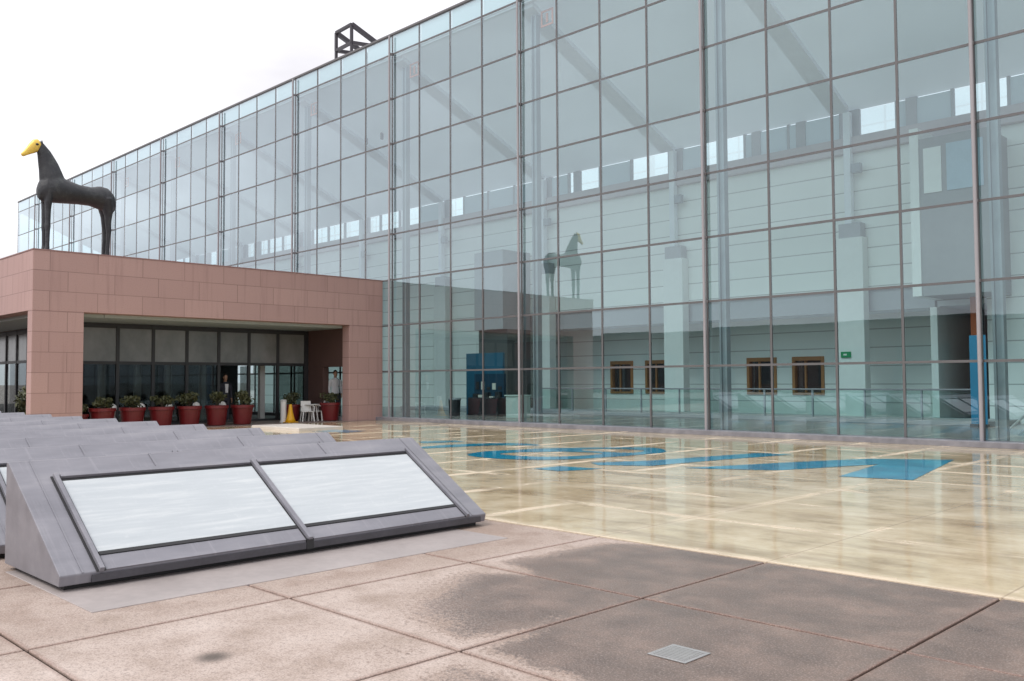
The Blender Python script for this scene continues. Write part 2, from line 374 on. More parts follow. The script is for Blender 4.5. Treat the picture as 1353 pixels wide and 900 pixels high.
# ------------------------------------------------------------------ mesh builder
def wloc(o):
    v = Vector((0, 0, 0))
    while o is not None: v += o.location; o = o.parent
    return v
class MB:
    def __init__(s): s.v = []; s.f = []
    def add(s, vs, fs):
        k = len(s.v); s.v += [tuple(q) for q in vs]; s.f += [tuple(i+k for i in f) for f in fs]
    def box(s, x0, y0, z0, x1, y1, z1):
        x0, x1 = min(x0, x1), max(x0, x1); y0, y1 = min(y0, y1), max(y0, y1); z0, z1 = min(z0, z1), max(z0, z1)
        s.add([(x0,y0,z0),(x1,y0,z0),(x1,y1,z0),(x0,y1,z0),(x0,y0,z1),(x1,y0,z1),(x1,y1,z1),(x0,y1,z1)],
              [(0,3,2,1),(4,5,6,7),(0,1,5,4),(1,2,6,5),(2,3,7,6),(3,0,4,7)]); return s
    def prism(s, poly, off):
        n = len(poly); o = Vector(off); vs = [Vector(p) for p in poly]; vs += [p+o for p in vs]
        s.add(vs, [tuple(range(n))[::-1], tuple(range(n, 2*n))] + [(i, (i+1) % n, n+(i+1) % n, n+i) for i in range(n)]); return s
    def bar(s, a, b, wd, ht=None, ref=(0, 0, 1)):
        a, b = Vector(a), Vector(b); d = (b-a).normalized(); ht = ht or wd
        r = Vector(ref)
        if abs(d.dot(r)) > 0.98: r = Vector((0, 1, 0))
        x = d.cross(r).normalized()*wd/2; y = x.cross(d).normalized()*ht/2
        s.prism([a+x+y, a-x+y, a-x-y, a+x-y], b-a); return s
    def tube(s, pts, rad, n=10, cap=True):
        pts = [Vector(p) for p in pts]; rad = rad if isinstance(rad, (list, tuple)) else [rad]*len(pts)
        rings = []; prev = None
        for i, p in enumerate(pts):
            d = (pts[min(i+1, len(pts)-1)] - pts[max(i-1, 0)]).normalized()
            if prev is None:
                r = Vector((0, 0, 1)) if abs(d.z) < 0.9 else Vector((1, 0, 0)); x = d.cross(r).normalized()
            else: x = (prev - d*prev.dot(d)).normalized()
            prev = x; y = d.cross(x)
            rr = rad[i] if isinstance(rad[i], (tuple, list)) else (rad[i], rad[i])
            rings.append([p + x*math.cos(2*math.pi*k/n)*rr[0] + y*math.sin(2*math.pi*k/n)*rr[1] for k in range(n)])
        vs = [q for r in rings for q in r]; fs = []
        for i in range(len(rings)-1):
            for k in range(n): fs.append((i*n+k, i*n+(k+1) % n, (i+1)*n+(k+1) % n, (i+1)*n+k))
        if cap: fs += [tuple(range(n))[::-1], tuple((len(rings)-1)*n+k for k in range(n))]
        s.add(vs, fs); return s
    def rings(s, rr):
        n = len(rr[0]); vs = [q for r in rr for q in r]; fs = []
        for i in range(len(rr)-1):
            for k in range(n): fs.append((i*n+k, i*n+(k+1) % n, (i+1)*n+(k+1) % n, (i+1)*n+k))
        fs += [tuple(range(n))[::-1], tuple((len(rr)-1)*n+k for k in range(n))]
        s.add(vs, fs); return s
    def lathe(s, prof, c, n=24):
        c = Vector(c)
        rr = [[c + Vector((r*math.cos(2*math.pi*k/n), r*math.sin(2*math.pi*k/n), z)) for k in range(n)] for r, z in prof]
        return s.rings(rr)
    def quad(s, a, b, c, d): s.add([a, b, c, d], [(0, 1, 2, 3)]); return s
    def mesh(s, name, off):
        me = bpy.data.meshes.new(name)
        me.from_pydata([tuple(Vector(q)-off) for q in s.v], [], s.f)
        uvl = me.uv_layers.new(name='UVMap')
        for p in me.polygons:
            n = p.normal; a = max(range(3), key=lambda i: abs(n[i]))
            for li in p.loop_indices:
                q = Vector(s.v[me.loops[li].vertex_index])
                uvl.data[li].uv = ((q.y, q.z), (q.x, q.z), (q.x, q.y))[a]
        return me
    def build(s, name, m, parent=None, loc=None, bevel=0.0, smooth=False, recalc=True):
        loc = Vector(loc or (0, 0, 0))
        off = wloc(parent) + loc if parent is not None else loc
        me = s.mesh(name, off)
        if recalc:
            bm = bmesh.new(); bm.from_mesh(me); bmesh.ops.recalc_face_normals(bm, faces=bm.faces); bm.to_mesh(me); bm.free()
        me.materials.append(m)
        o = bpy.data.objects.new(name, me); C.collection.objects.link(o)
        o.location = loc; o.parent = parent
        if smooth:
            for p in me.polygons: p.use_smooth = True
        if bevel:
            b = o.modifiers.new('bevel', 'BEVEL'); b.width = bevel; b.segments = 2; b.limit_method = 'ANGLE'; b.angle_limit = R(40)
        return o
def remesh(o, voxel, sm=4):
    r = o.modifiers.new('r', 'REMESH'); r.mode = 'VOXEL'; r.voxel_size = voxel
    k = o.modifiers.new('s', 'SMOOTH'); k.iterations = sm; k.factor = 0.5
    dg = bpy.context.evaluated_depsgraph_get(); dg.update()
    me = bpy.data.meshes.new_from_object(o.evaluated_get(dg)); o.modifiers.clear()
    old = o.data; nm = old.name; m = old.materials[0]; o.data = me; bpy.data.meshes.remove(old); me.name = nm
    if not me.materials: me.materials.append(m)
    for p in me.polygons: p.use_smooth = True
    return o
def thing(name, label, cat, loc, group=None):
    o = bpy.data.objects.new(name, None); C.collection.objects.link(o); o.location = loc; o.empty_display_size = 0.2
    return tag(o, label, cat, group)
def tag(o, label, cat, group=None):
    o['label'] = label; o['category'] = cat
    if group: o['group'] = group
    return o
def struct(o, kind='structure'): o['kind'] = kind; return o
def dup(root, loc, label, rz=None):
    r = root.copy(); C.collection.objects.link(r); r.location = loc; r['label'] = label
    if rz is not None: r.rotation_euler.z = rz
    for ch in [c for c in C.objects if c.parent is root]:
        c = ch.copy(); C.collection.objects.link(c); c.parent = r
        for g in [q for q in C.objects if q.parent is ch]:
            d = g.copy(); C.collection.objects.link(d); d.parent = c
    return r

# ------------------------------------------------------------------ ground
gm = simple('far_ground', (0.24, 0.20, 0.18), 0.8, 0.0, 0.2, 0.05)
struct(MB().quad((-900, -900, -0.06), (900, -900, -0.06), (900, 900, -0.06), (-900, 900, -0.06)).build('ground', gm))
jm = simple('joint_bed', (0.045, 0.035, 0.03), 0.9, 0.0, 0.3, 4)
struct(MB().quad((-84, -18, -0.025), (14, -18, -0.025), (14, 23.7, -0.025), (-84, 23.7, -0.025)).build('plaza_bed', jm))
pv = MB(); g = 0.011
for i in range(-14, 9):
    for j in range(-10, 3):
        x0, y0 = TX+i*TS, TY+j*TT
        dz = random.uniform(-0.0015, 0.0015)
        pv.box(x0+g, y0+g, -0.024, x0+TS-g, y0+TT-g, dz)
struct(pv.build('plaza_paving', M['paver'], bevel=0.007))
YF0, YF1 = TY+3*TT, 23.72
yf = MB().box(-31.9, YF0+0.012, -0.02, 12, YF1, 0.003)
struct(yf.build('painted_plaza', M['yellow_floor']))
struct(MB().box(-60, 10.0, -0.02, -31.9, 23.9, 0.012).build('loggia_floor', simple('loggia_paving', (0.22, 0.17, 0.155), 0.5, 0.0, 0.15, 1.0)))
struct(MB().box(-30.2, 16.7, -0.02, -27.0, 18.5, 0.11).build('pale_step', simple('pale_step_stone', (0.62, 0.58, 0.54), 0.5, 0.0, 0.1), bevel=0.02))
# smooth pale apron in front of the first skylight
ap = simple('pale_apron', (0.345, 0.305, 0.295), 0.42, 0.0, 0.28, 1.3, 0.5, 0.14)
struct(MB().box(-9.0, 2.56, -0.02, -6.95, 6.88, 0.0055).build('apron', ap, bevel=0.004))

# added unseen block behind the viewpoint, keeps mirrored sky off the lower glass
wg = thing('added_reflection_blocker', 'unseen long low dark block added to darken reflections in the lower glass', 'building', (-55, -52, 0))
MB().box(-170, -60, -0.05, 60, -46, 7.6).build('wall', M['brownstone'], wg)
MB().box(-170.3, -60.3, 7.601, 60.3, -45.8, 7.85).build('coping', M['dark'], wg)
for q in range(28):
    MB().box(-166+q*8, -45.99, 1.0, -161+q*8, -45.95, 5.0).build('window', M['dark'], wg)
# painted blue marks on the yellow floor
LET = {
 'A': ([(-6.79,19.74),(-5.94,15.36),(-7.1,15.1),(-7.52,17.74),(-8.39,15.35),(-9.93,14.56),(-8.77,17.59),(-8.18,18.85)], None,
       'angular bright blue mark painted on wet yellow floor, nearest the right'),
 'B': ([(-11.96,14.23),(-11.35,15.46),(-10.7,18.64),(-9.91,18.77),(-10.36,16.58),(-10.66,14.52),(-11.53,13.95)], None,
       'long slim blue stroke painted on yellow floor, left of the angular mark'),
 'C': ([(-15.33,13.88),(-14.25,13.63),(-13.28,14.0),(-12.77,14.69),(-12.53,15.67),(-12.39,16.88),(-12.51,17.64),(-13.49,18.38),(-14.75,17.28),(-15.31,16.46),(-15.56,15.6),(-15.75,14.82)],
       [[(-14.95,14.55),(-13.75,14.6),(-13.25,15.4),(-13.3,16.25),(-14.3,16.0),(-14.9,15.3)], [(-14.3,16.65),(-12.95,16.75),(-13.1,17.55),(-14.0,17.45)]],
       'blue rounded letter with two openings painted on yellow floor'),
 'D': ([(-11.96,12.54),(-11.94,13.27),(-10.98,13.41),(-11.29,12.56)], None, 'short blue dash painted on yellow floor before the rounded letter'),
 'E': ([(-17.6,14.48),(-17.12,16.27),(-16.12,17.14),(-17.2,17.33),(-17.93,16.31),(-18.11,14.89)], None, 'curved dark blue stroke painted on yellow floor behind the rounded letter'),
 'F': ([(-19.68,15.99),(-19.09,15.7),(-18.68,16.85),(-19.28,16.96)], None, 'small blue dash painted on yellow floor right of the skylight row'),
 'G': ([(-26.6,16.9),(-25.0,17.3),(-25.3,18.3),(-26.9,18.1)], None, 'farthest blue mark painted on yellow floor near the pink porch')}
for k, (outer, holes, lab) in LET.items():
    bm = bmesh.new(); es = []
    for loop in [outer] + (holes or []):
        pts = []
        n = len(loop)
        if k in 'CE':                      # rounded outline
            for i in range(n):
                p0, p1, p2, p3 = (Vector(loop[(i+d) % n]) for d in (-1, 0, 1, 2))
                for q in range(5):
                    u = q/5
                    pts.append(0.5*((2*p1)+(p2-p0)*u+(2*p0-5*p1+4*p2-p3)*u*u+(3*p1-p0-3*p2+p3)*u**3))
        else: pts = [Vector(p) for p in loop]
        vs = [bm.verts.new((p.x, p.y, 0)) for p in pts]
        es += [bm.edges.new((vs[i], vs[(i+1) % len(vs)])) for i in range(len(vs))]
    bmesh.ops.triangle_fill(bm, use_beauty=True, use_dissolve=False, edges=es)
    bmesh.ops.recalc_face_normals(bm, faces=bm.faces)
    if bm.faces and sum(f.normal.z for f in bm.faces) < 0: bmesh.ops.reverse_faces(bm, faces=bm.faces)
    me = bpy.data.meshes.new('floor_letter'); bm.to_mesh(me); bm.free(); me.materials.append(M['letter'])
    o = bpy.data.objects.new('floor_letter', me); C.collection.objects.link(o); o.location = (0, 0, 0.008)
    tag(o, lab, 'floor mark', 'blue marks painted on the yellow floor')

# floor drain
fd = thing('floor_drain', 'small square grey metal drain cover set in damp brown paving', 'drain', (-3.27, 4.72, 0))
MB().box(-3.41, 4.58, 0.001, -3.13, 4.86, 0.006).build('frame', M['drain'], fd, bevel=0.002)
gt = MB()
for i in range(9): gt.box(-3.385, 4.605+i*0.026, 0.006, -3.155, 4.618+i*0.026, 0.010)
gt.build('grate', M['drain'], fd)

# ------------------------------------------------------------------ skylights
SX0, SX1, SZ0, SZ1, SY0, SY1 = -7.75, -9.12, 0.14, 0.97, 2.6, 7.31
sl = Vector((SX1-SX0, 0, SZ1-SZ0)); sn = Vector((-sl.z, 0, sl.x)).normalized()
if sn.z < 0: sn = -sn
def SP(s_, y, h): return Vector((SX0, y, SZ0)) + sl*s_ + sn*h
def sbox(mb, s0, s1, y0, y1, h0, h1):
    p = [SP(s0, y0, h0), SP(s0, y1, h0), SP(s1, y1, h0), SP(s1, y0, h0)]
    mb.prism(p, sn*(h1-h0)); return mb
sk = thing('skylight', 'nearest grey metal skylight with two sloping white glass panes', 'skylight', (-8.44, 4.9, 0), 'rows of sloping roof skylights on the plaza')
MB().prism([(SX0-0.02, SY0, 0.05), (SX0, SY0, 0.125), (SX0, SY0, SZ0), (SX1, SY0, SZ1), (SX1-0.05, SY0, SZ1), (SX1-0.05, SY0, 0.05)], (0, SY1-SY0, 0)).build('housing', M['zinc'], sk, bevel=0.007)
MB().box(SX1+0.02, SY0+0.07, -0.02, SX0-0.10, SY1-0.07, 0.051).build('curb', M['black'], sk)
MB().prism([(SX0-0.017, SY0+0.25, 0.055), (SX0+0.012, SY0+0.25, 0.055), (SX0+0.012, SY0+0.25, 0.118), (SX0+0.001, SY0+0.25, 0.118)], (0, SY1-SY0-0.34, 0)).build('fascia', M['fascia'], sk, bevel=0.003)
for y0, y1 in ((2.905, 2.945), (4.895, 4.945), (6.99, 7.025)):
    rail = sbox(MB(), -0.01, 0.835, y0, y1, 0.002, 0.045).build('rail', M['zinc'], sk, bevel=0.004)
    sbox(MB(), -0.006, 0.83, y1+0.001, y1+0.018, 0.002, 0.010).build('seal', M['black'], rail)
    sbox(MB(), -0.006, 0.83, y0-0.019, y0-0.001, 0.002, 0.010).build('seal', M['black'], rail)
for y0, y1 in ((2.964, 4.875), (4.964, 6.970)):
    sbox(MB(), 0.803, 0.835, y0, y1, 0.002, 0.036).build('top_rail', M['zinc'], sk, bevel=0.003)
    gp = sbox(MB(), 0.135, 0.775, y0, y1, 0.002, 0.014).build('glass_pane', M['sky_glass'], sk)
    sbox(MB(), 0.776, 0.802, y0, y1, 0.002, 0.010).build('seal', M['black'], gp)
    sbox(MB(), 0.108, 0.134, y0, y1, 0.002, 0.020).build('seal', M['black'], gp)
    sbox(MB(), -0.004, 0.107, y0, y1, 0.002, 0.012).build('sill_strip', M['zinc'], sk, bevel=0.002)
for y in (3.9, 5.9):
    sbox(MB(), 0.84, 1.0, y-0.012, y+0.012, 0.001, 0.010).build('seam', M['zinc'], sk)
for y in (2.78, 7.10):
    sbox(MB(), 0.0, 1.0, y-0.007, y+0.007, 0.001, 0.006).build('seam', M['zinc'], sk)
cap = MB().box(SX0-0.01, 4.88, 0.05, SX0+0.022, 4.96, 0.155)
cap.build('rail_foot', M['black'], sk, bevel=0.004)
ords = ['second', 'third', 'fourth', 'fifth', 'sixth', 'seventh', 'eighth', 'ninth', 'tenth']
for k in range(1, 10):
    dup(sk, (-8.44-1.915*k, 4.9, 0), 'grey metal skylight ridge, %s in the row counting back from the foreground' % ords[k-1])

# ------------------------------------------------------------------ glass pavilion
GY = 24.04
KX = {0: -7.55, -1: -9.46, -2: -11.29, -3: -13.27, -4: -15.43, -5: -17.63, -6: -19.63, -7: -21.64, -8: -23.48, -9: -25.62,
      -10: -27.52, -11: -29.52, -12: -31.39, -13: -33.37, -16: -39.33, -20: -47.05, -24: -54.69, -28: -62.5, -32: -70.35, -36: -78.2,
      4: 0.45, 8: 8.45}
ks = sorted(KX)
for a_, b_ in zip(ks[:-1], ks[1:]):
    for q in range(a_+1, b_): KX[q] = KX[a_] + (KX[b_]-KX[a_])*(q-a_)/(b_-a_)
KX[-37] = -80.15; KX[-38] = -82.9
XL, XR = KX[-38], KX[8]
ZR = [0.15] + [2.12+2*j for j in range(8)] + [16.95]
gp_ = thing('glass_pavilion', 'long tall glass walled museum hall with white interior', 'building', (-40, 24.04, 0))
bays = [(-38, -36)] + [(k, k+4) for k in range(-36, 8, 4)]
for k0, k1 in bays:
    pn = MB()
    for k in range(k0, k1):
        for j in range(9):
            d = [random.uniform(-0.004, 0.004) for _ in range(3)]
            xa, xb, za, zb = KX[k]+0.02, KX[k+1]-0.02, ZR[j]+0.02, ZR[j+1]-0.02
            pn.quad((xa, GY+d[0], za), (xb, GY+d[1], za), (xb, GY+d[1]+d[2], zb), (xa, GY+d[0]+d[2], zb))
    bay = pn.build('glazing_bay', M['glass'], gp_, recalc=False)
    fz = MB()
    for k in range(k0, k1):
        fz.quad((KX[k]+.05, GY+0.07, ZR[8]+.04), (KX[k+1]-.05, GY+0.07, ZR[8]+.04), (KX[k+1]-.05, GY+0.07, ZR[9]-.03), (KX[k]+.05, GY+0.07, ZR[9]-.03))
    fz.build('frosted_parapet', M['frit'], bay, recalc=False)
    for k in range(k0, k1):
        hw = 0.032
        MB().box(KX[k]-hw, GY-0.008, 0.15, KX[k]+hw, GY+0.05, 16.93).build('mullion', M['mullion'], bay)
    for j in range(1, 9):
        MB().box(KX[k0]+0.033, GY-0.006, ZR[j]-0.033, KX[k1]-0.033, GY+0.047, ZR[j]+0.033).build('transom', M['mullion'], bay)
for k in range(-36, 9, 4):
    tb = MB().tube([(KX[k], GY-0.16, 0.15), (KX[k], GY-0.16, 16.9)], 0.047, 12)
    for j in range(1, 9): tb.box(KX[k]-0.025, GY-0.15, ZR[j]-0.04, KX[k]+0.025, GY-0.009, ZR[j]+0.04)
    tb.build('outer_post', M['tube'], gp_)
    st = MB().box(KX[k]+0.13, GY+0.45, 0.15, KX[k]+0.19, GY+0.68, 15.6); st.box(KX[k]+0.33, GY+0.45, 0.15, KX[k]+0.39, GY+0.68, 15.6)
    st.box(KX[k]+0.19, GY+0.53, 0.15, KX[k]+0.33, GY+0.57, 15.6)
    st.build('inner_post', M['inner_steel'], gp_)
MB().box(XL-0.1, GY-0.06, 16.95, XR, GY+0.14, 17.05).build('eaves_rail', M['mullion'], gp_, bevel=0.01)
MB().box(XL-0.1, GY-0.42, 0.0, XR, GY+0.3, 0.148).build('base_sill', M['zinc'], gp_, bevel=0.01)
# gable end on the left: glass
ge = MB()
for q in range(5):
    for j in range(8):
        ge.quad((XL, GY+0.1+q*2, ZR[j]+.02), (XL, GY+2.06+q*2, ZR[j]+.02), (XL, GY+2.06+q*2, ZR[j+1]-.02), (XL, GY+0.1+q*2, ZR[j+1]-.02))
ge = ge.build('end_glazing', M['glass'], gp_, recalc=False)
for q in range(6): MB().box(XL-0.04, GY+0.04+q*2, 0.15, XL+0.04, GY+0.13+q*2, 16.1-1.5*max(0, q-3)).build('mullion', M['mullion'], ge)
# roof, beams
RY0, RZ0, RY1, RZ1 = GY+0.10, 16.10, 33.75, 12.05
rs = Vector((0, RY1-RY0, RZ1-RZ0))
MB().quad((XL, RY0, RZ0), (XR, RY0, RZ0), (XR, RY1, RZ1), (XL, RY1, RZ1)).build('sloping_roof', M['roof'], gp_)
MB().box(XL, RY0-0.02, RZ0-0.12, XR, RY0+0.12, RZ0-0.001).build('roof_edge_beam', M['beam'], gp_)
for k in range(-36, 9, 4):
    x = KX[k]+0.05
    bm_ = MB().prism([(x-0.36, RY0+0.15, RZ0-0.07), (x+0.36, RY0+0.15, RZ0-0.07), (x+0.36, RY1-0.3, RZ1+0.12), (x-0.36, RY1-0.3, RZ1+0.12)], (0, 0, -0.20))
    rb = bm_.build('roof_beam', M['beam'], gp_)
    pl = MB(); px = x+0.55; pz = 15.02
    for (a1, b1, a2, b2) in ((0, 0, .62, .07), (0, .55, .62, .62), (0, .07, .07, .55), (.55, .07, .62, .55), (.26, .14, .36, .48)):
        pl.box(px+a1, GY+0.5, pz+b1, px+a2, GY+0.53, pz+b2)
    pl.build('beam_bracket', M['rust'], rb)
# clerestory at the back
cl = MB().box(XL, 33.66, 10.97, XR, 33.68, 12.0).build('clerestory_glazing', M['clear'], gp_)
cp = MB()
for k in range(-38, 8):
    cp.box(KX[k]-0.05, 33.6, 10.96, KX[k]+0.05, 33.75, 12.04)
    if k % 4 == 0 or random.random() < 0.25: cp.box(KX[k]+0.35, 33.58, 10.96, KX[k]+0.75, 33.76, 12.04)
for k in range(-38, 8):
    if random.random() < 0.27:
        MB().box(KX[k]+0.06, 33.61, 10.97, KX[k+1]-0.06, 33.64, 11.98).build('louvre_panel', M['frit'], cl)
cp.build('clerestory_post', M['grey'], cl)
MB().box(XL, 33.35, 10.35, XR, 33.9, 10.955).build('ring_beam', M['band'], gp_)
MB().box(XL, 33.9, 10.4, XR, 47, 10.8).build('flat_roof', M['grey'], gp_)
# back wall, upper part, then recess below
MB().box(-40.0, 33.6, 5.05, XR, 33.9, 10.345).build('upper_wall', M['clad'], gp_)
MB().box(XL, 33.6, 0.15, -40.002, 33.9, 10.345).build('upper_wall', M['clad'], gp_)
MB().box(-33.4, 33.70, 4.25, -12.1, 33.9, 5.045).build('bulkhead', M['grey'], gp_)
MB().box(-40.0, 33.62, 0.15, -33.41, 33.88, 5.045).build('lower_wall', M['clad'], gp_)
MB().box(-10.35, 33.62, 0.15, XR, 33.88, 5.045).build('lower_wall', M['clad'], gp_)
MB().box(-33.4, 33.91, 4.3, -10.3, 37, 4.5).build('recess_soffit', M['soffit'], gp_)
WIN = [(-28.86, -27.44), (-26.68, -25.2), (-21.08, -19.63), (-18.89, -17.45)]
xs = [-33.4] + [q for p in WIN for q in p] + [-12.15]
rw = MB()
rw.box(xs[0], 36.0, 0.15, xs[-1], 36.3, 1.02); rw.box(xs[0], 36.0, 2.65, xs[-1], 36.3, 4.3)
for a_, b_ in zip(xs[0::2], xs[1::2]): rw.box(a_, 36.0, 1.02, b_, 36.3, 2.65)
rw.build('recess_wall', M['clad'], gp_)
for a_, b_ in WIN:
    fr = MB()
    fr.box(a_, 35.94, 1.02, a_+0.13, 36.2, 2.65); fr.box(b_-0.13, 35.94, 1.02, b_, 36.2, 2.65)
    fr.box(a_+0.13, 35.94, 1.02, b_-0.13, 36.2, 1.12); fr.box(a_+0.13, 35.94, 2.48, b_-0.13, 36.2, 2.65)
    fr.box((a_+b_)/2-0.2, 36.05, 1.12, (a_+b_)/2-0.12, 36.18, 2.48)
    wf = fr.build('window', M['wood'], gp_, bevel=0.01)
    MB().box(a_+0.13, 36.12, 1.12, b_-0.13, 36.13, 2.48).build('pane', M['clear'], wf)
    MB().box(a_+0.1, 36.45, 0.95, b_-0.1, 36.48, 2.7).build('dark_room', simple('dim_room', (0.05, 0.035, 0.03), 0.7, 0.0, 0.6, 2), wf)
MB().box(-33.42, 33.9, 0.15, -33.4, 36.3, 4.3).build('recess_cheek', M['clad'], gp_)
MB().box(-12.15, 33.9, 0.15, -12.0, 40.0, 4.3).build('recess_cheek', M['white'], gp_)
# doorway passage on the right
dw = MB(); dw.box(-10.35, 33.9, 0.15, -10.2, 42, 4.3); dw.box(-12.0, 41.8, 0.15, -10.35, 42, 4.3)
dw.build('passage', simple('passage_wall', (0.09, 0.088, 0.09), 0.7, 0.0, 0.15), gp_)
MB().box(-12.22, 33.55, 0.15, -11.98, 33.89, 4.25).build('door_jamb', M['white'], gp_)
# hanging box above the doorway, with a window, and a portal on the left
hb = MB().box(-11.75, 31.6, 4.5, -9.55, 33.59, 9.9).build('balcony_box', simple('balcony_grey', (0.30, 0.30, 0.305), 0.6, 0.0, 0.12, 0.6), gp_)
MB().box(-10.85, 31.57, 8.0, -9.70, 31.595, 9.6).build('window_pane', simple('blue_pane', (0.36, 0.47, 0.54), 0.1, 0.0, 0.1), hb)
MB().box(-11.6, 31.57, 8.0, -11.02, 31.595, 9.55).build('window_pane', M['white'], hb)
MB().box(-12.05, 31.55, 4.5, -11.751, 33.59, 10.3).build('pilaster', M['white'], gp_)
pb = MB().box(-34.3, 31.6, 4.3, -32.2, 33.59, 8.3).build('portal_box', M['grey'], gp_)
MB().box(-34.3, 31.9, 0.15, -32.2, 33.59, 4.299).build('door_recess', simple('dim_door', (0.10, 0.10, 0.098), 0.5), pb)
# inner columns with bracket and steel prop
for k in range(-36, 5, 4):
    x = KX[k]
    cbx = MB().box(x-0.03, 33.1, 0.15, x+0.98, 33.58, 7.05).build('inner_column', M['white'], gp_, bevel=0.015)
    MB().box(x+0.05, 33.14, 7.052, x+0.90, 33.56, 7.6).build('bracket', M['grey'], cbx)
    MB().box(x+0.28, 33.2, 7.6, x+0.54, 33.45, 11.9).build('prop', M['beam'], cbx)
    MB().box(x+0.60, 33.1, 9.5, x+0.95, 33.32, 9.85).build('spotlight', M['inner_steel'], cbx)
MB().box(XL, GY+0.3, -0.02, XR, 46, 0.147).build('hall_floor', M['lobby'], gp_)
MB().box(-40, 31.2, 0.148, -9.4, 33.58, 0.30).build('step', M['grey'], gp_, bevel=0.01)
MB().box(XL, 46, 0.0, XR, 46.3, 10.8).build('rear_wall', M['grey'], gp_)
MB().box(XR, GY+0.3, 0.0, XR+0.3, 46.3, 10.8).build('end_wall', M['white'], gp_)
MB().box(XR, GY+0.1, 10.8, XR+0.3, 33.9, 12.0).build('end_wall', M['white'], gp_)

bal = thing('glass_balustrade', 'low green tinted glass balustrade along the step inside the hall', 'balustrade', (-20, 31.3, 0.15))
for k in range(10):
    x0 = -29.3+k*1.95
    MB().box(x0+0.03, 31.29, 0.36, x0+1.92, 31.31, 1.28).build('glass_panel', M['rail_glass'], bal)
    MB().box(x0-0.025, 31.26, 0.30, x0+0.025, 31.34, 1.30).build('post', M['inner_steel'], bal)
MB().tube([(-29.3, 31.3, 1.32), (-9.8, 31.3, 1.32)], 0.03, 8).build('handrail', M['tube'], bal)

ex = thing('exit_sign', 'small green exit sign on white column inside the hall', 'sign', (-15.2, 33.07, 2.62))
MB().box(-15.35, 33.05, 2.50, -14.97, 33.098, 2.72).build('panel', M['green'], ex)
MB().box(-15.25, 33.045, 2.58, -15.12, 33.049, 2.64).build('arrow', M['white'], ex)
ic = MB().box(-12.62, 35.95, 1.55, -12.48, 35.998, 1.85)
tag(ic.build('intercom', M['dark'], None, bevel=0.01), 'small dark intercom box on white wall near the doorway', 'intercom')

kb = thing('information_kiosk', 'tall dark blue kiosk panel standing inside the glass hall', 'kiosk', (-29.7, 28.2, 0.15))
MB().box(-30.97, 28.0, 0.15, -28.55, 28.12, 2.95).build('panel', M['blue'], kb, bevel=0.01)
MB().box(-30.97, 28.125, 0.15, -28.55, 28.5, 0.4).build('foot', M['dark'], kb)
kc = thing('leaflet_counter', 'dark counter stacked with leaflets before the blue kiosk panel', 'counter', (-29.3, 27.6, 0.15))
MB().box(-30.2, 27.4, 0.15, -28.3, 27.95, 0.95).build('cabinet', M['dark'], kc, bevel=0.01)
MB().box(-30.2, 27.8, 0.951, -28.3, 27.95, 2.0).build('rack', simple('rack_blue', (0.012, 0.05, 0.09), 0.5), kc)
for i in range(5):
    lf = MB()
    x0 = -30.1+i*0.36
    lf.box(x0, 27.6, 0.951, x0+0.26, 27.78, 1.0+0.25*random.random()); lf.box(x0+0.02, 27.77, 1.3, x0+0.24, 27.795, 1.3+0.12+0.25*random.random())
    lf.build('leaflet_stack', M['paper'] if i % 2 else M['dark'], kc)
pt = thing('display_plinth', 'pale green square plinth standing right of the blue kiosk', 'plinth', (-26.3, 26.6, 0.15))
MB().box(-26.75, 26.4, 0.15, -25.9, 27.0, 1.05).build('body', M['plinth'], pt, bevel=0.01)
MB().box(-26.8, 26.35, 1.051, -25.85, 27.05, 1.1).build('top', M['plinth'], pt, bevel=0.006)
bn = thing('waste_bin', 'low dark bin on the hall floor left of the blue kiosk', 'bin', (-30.2, 26.6, 0.15))
MB().lathe([(0.24, 0), (0.28, 0.75), (0.25, 0.78), (0.2, 0.76)], (-30.2, 26.6, 0.15), 20).build('body', M['dark'], bn)
MB().lathe([(0.285, 0.70), (0.295, 0.72), (0.295, 0.76), (0.285, 0.78)], (-30.2, 26.6, 0.15), 20).build('rim', M['grey'], bn)
bb = thing('blue_banner', 'tall bright blue banner stand beside the dark doorway', 'banner', (-9.75, 30.5, 0.15))
MB().box(-9.93, 30.48, 0.25, -9.45, 30.52, 3.05).build('cloth', M['bright_blue'], bb)
MB().box(-9.95, 30.4, 0.15, -9.43, 30.6, 0.25).build('base', M['dark'], bb)
ob = MB().box(-10.75, 33.2, 3.1, -10.45, 33.25, 4.6)
tag(ob.build('orange_hanging', M['orange'], None), 'narrow orange hanging above the blue banner by the doorway', 'hanging')
for i, (x0, lab) in enumerate(((-7.52, 'slanting white handrail inside the glass at the right edge, left of two'), (-7.18, 'slanting white handrail inside the glass at the right edge, right of two'))):
    sr = thing('stair_handrail', lab, 'handrail', (x0, 25.5, 0.15), 'white stair handrails inside the hall')
    MB().tube([(x0, 25.5, 0.25), (x0+0.9, 25.5, 1.15), (x0+2.6, 25.5, 2.4)], 0.03, 8).build('rail', M['plastic'], sr)
    for q in (0.5, 1.2, 2.2): MB().tube([(x0+q, 25.5, 0.15), (x0+q, 25.5, 0.15+0.1+q*0.9)], 0.018, 8).build('post', M['plastic'], sr)

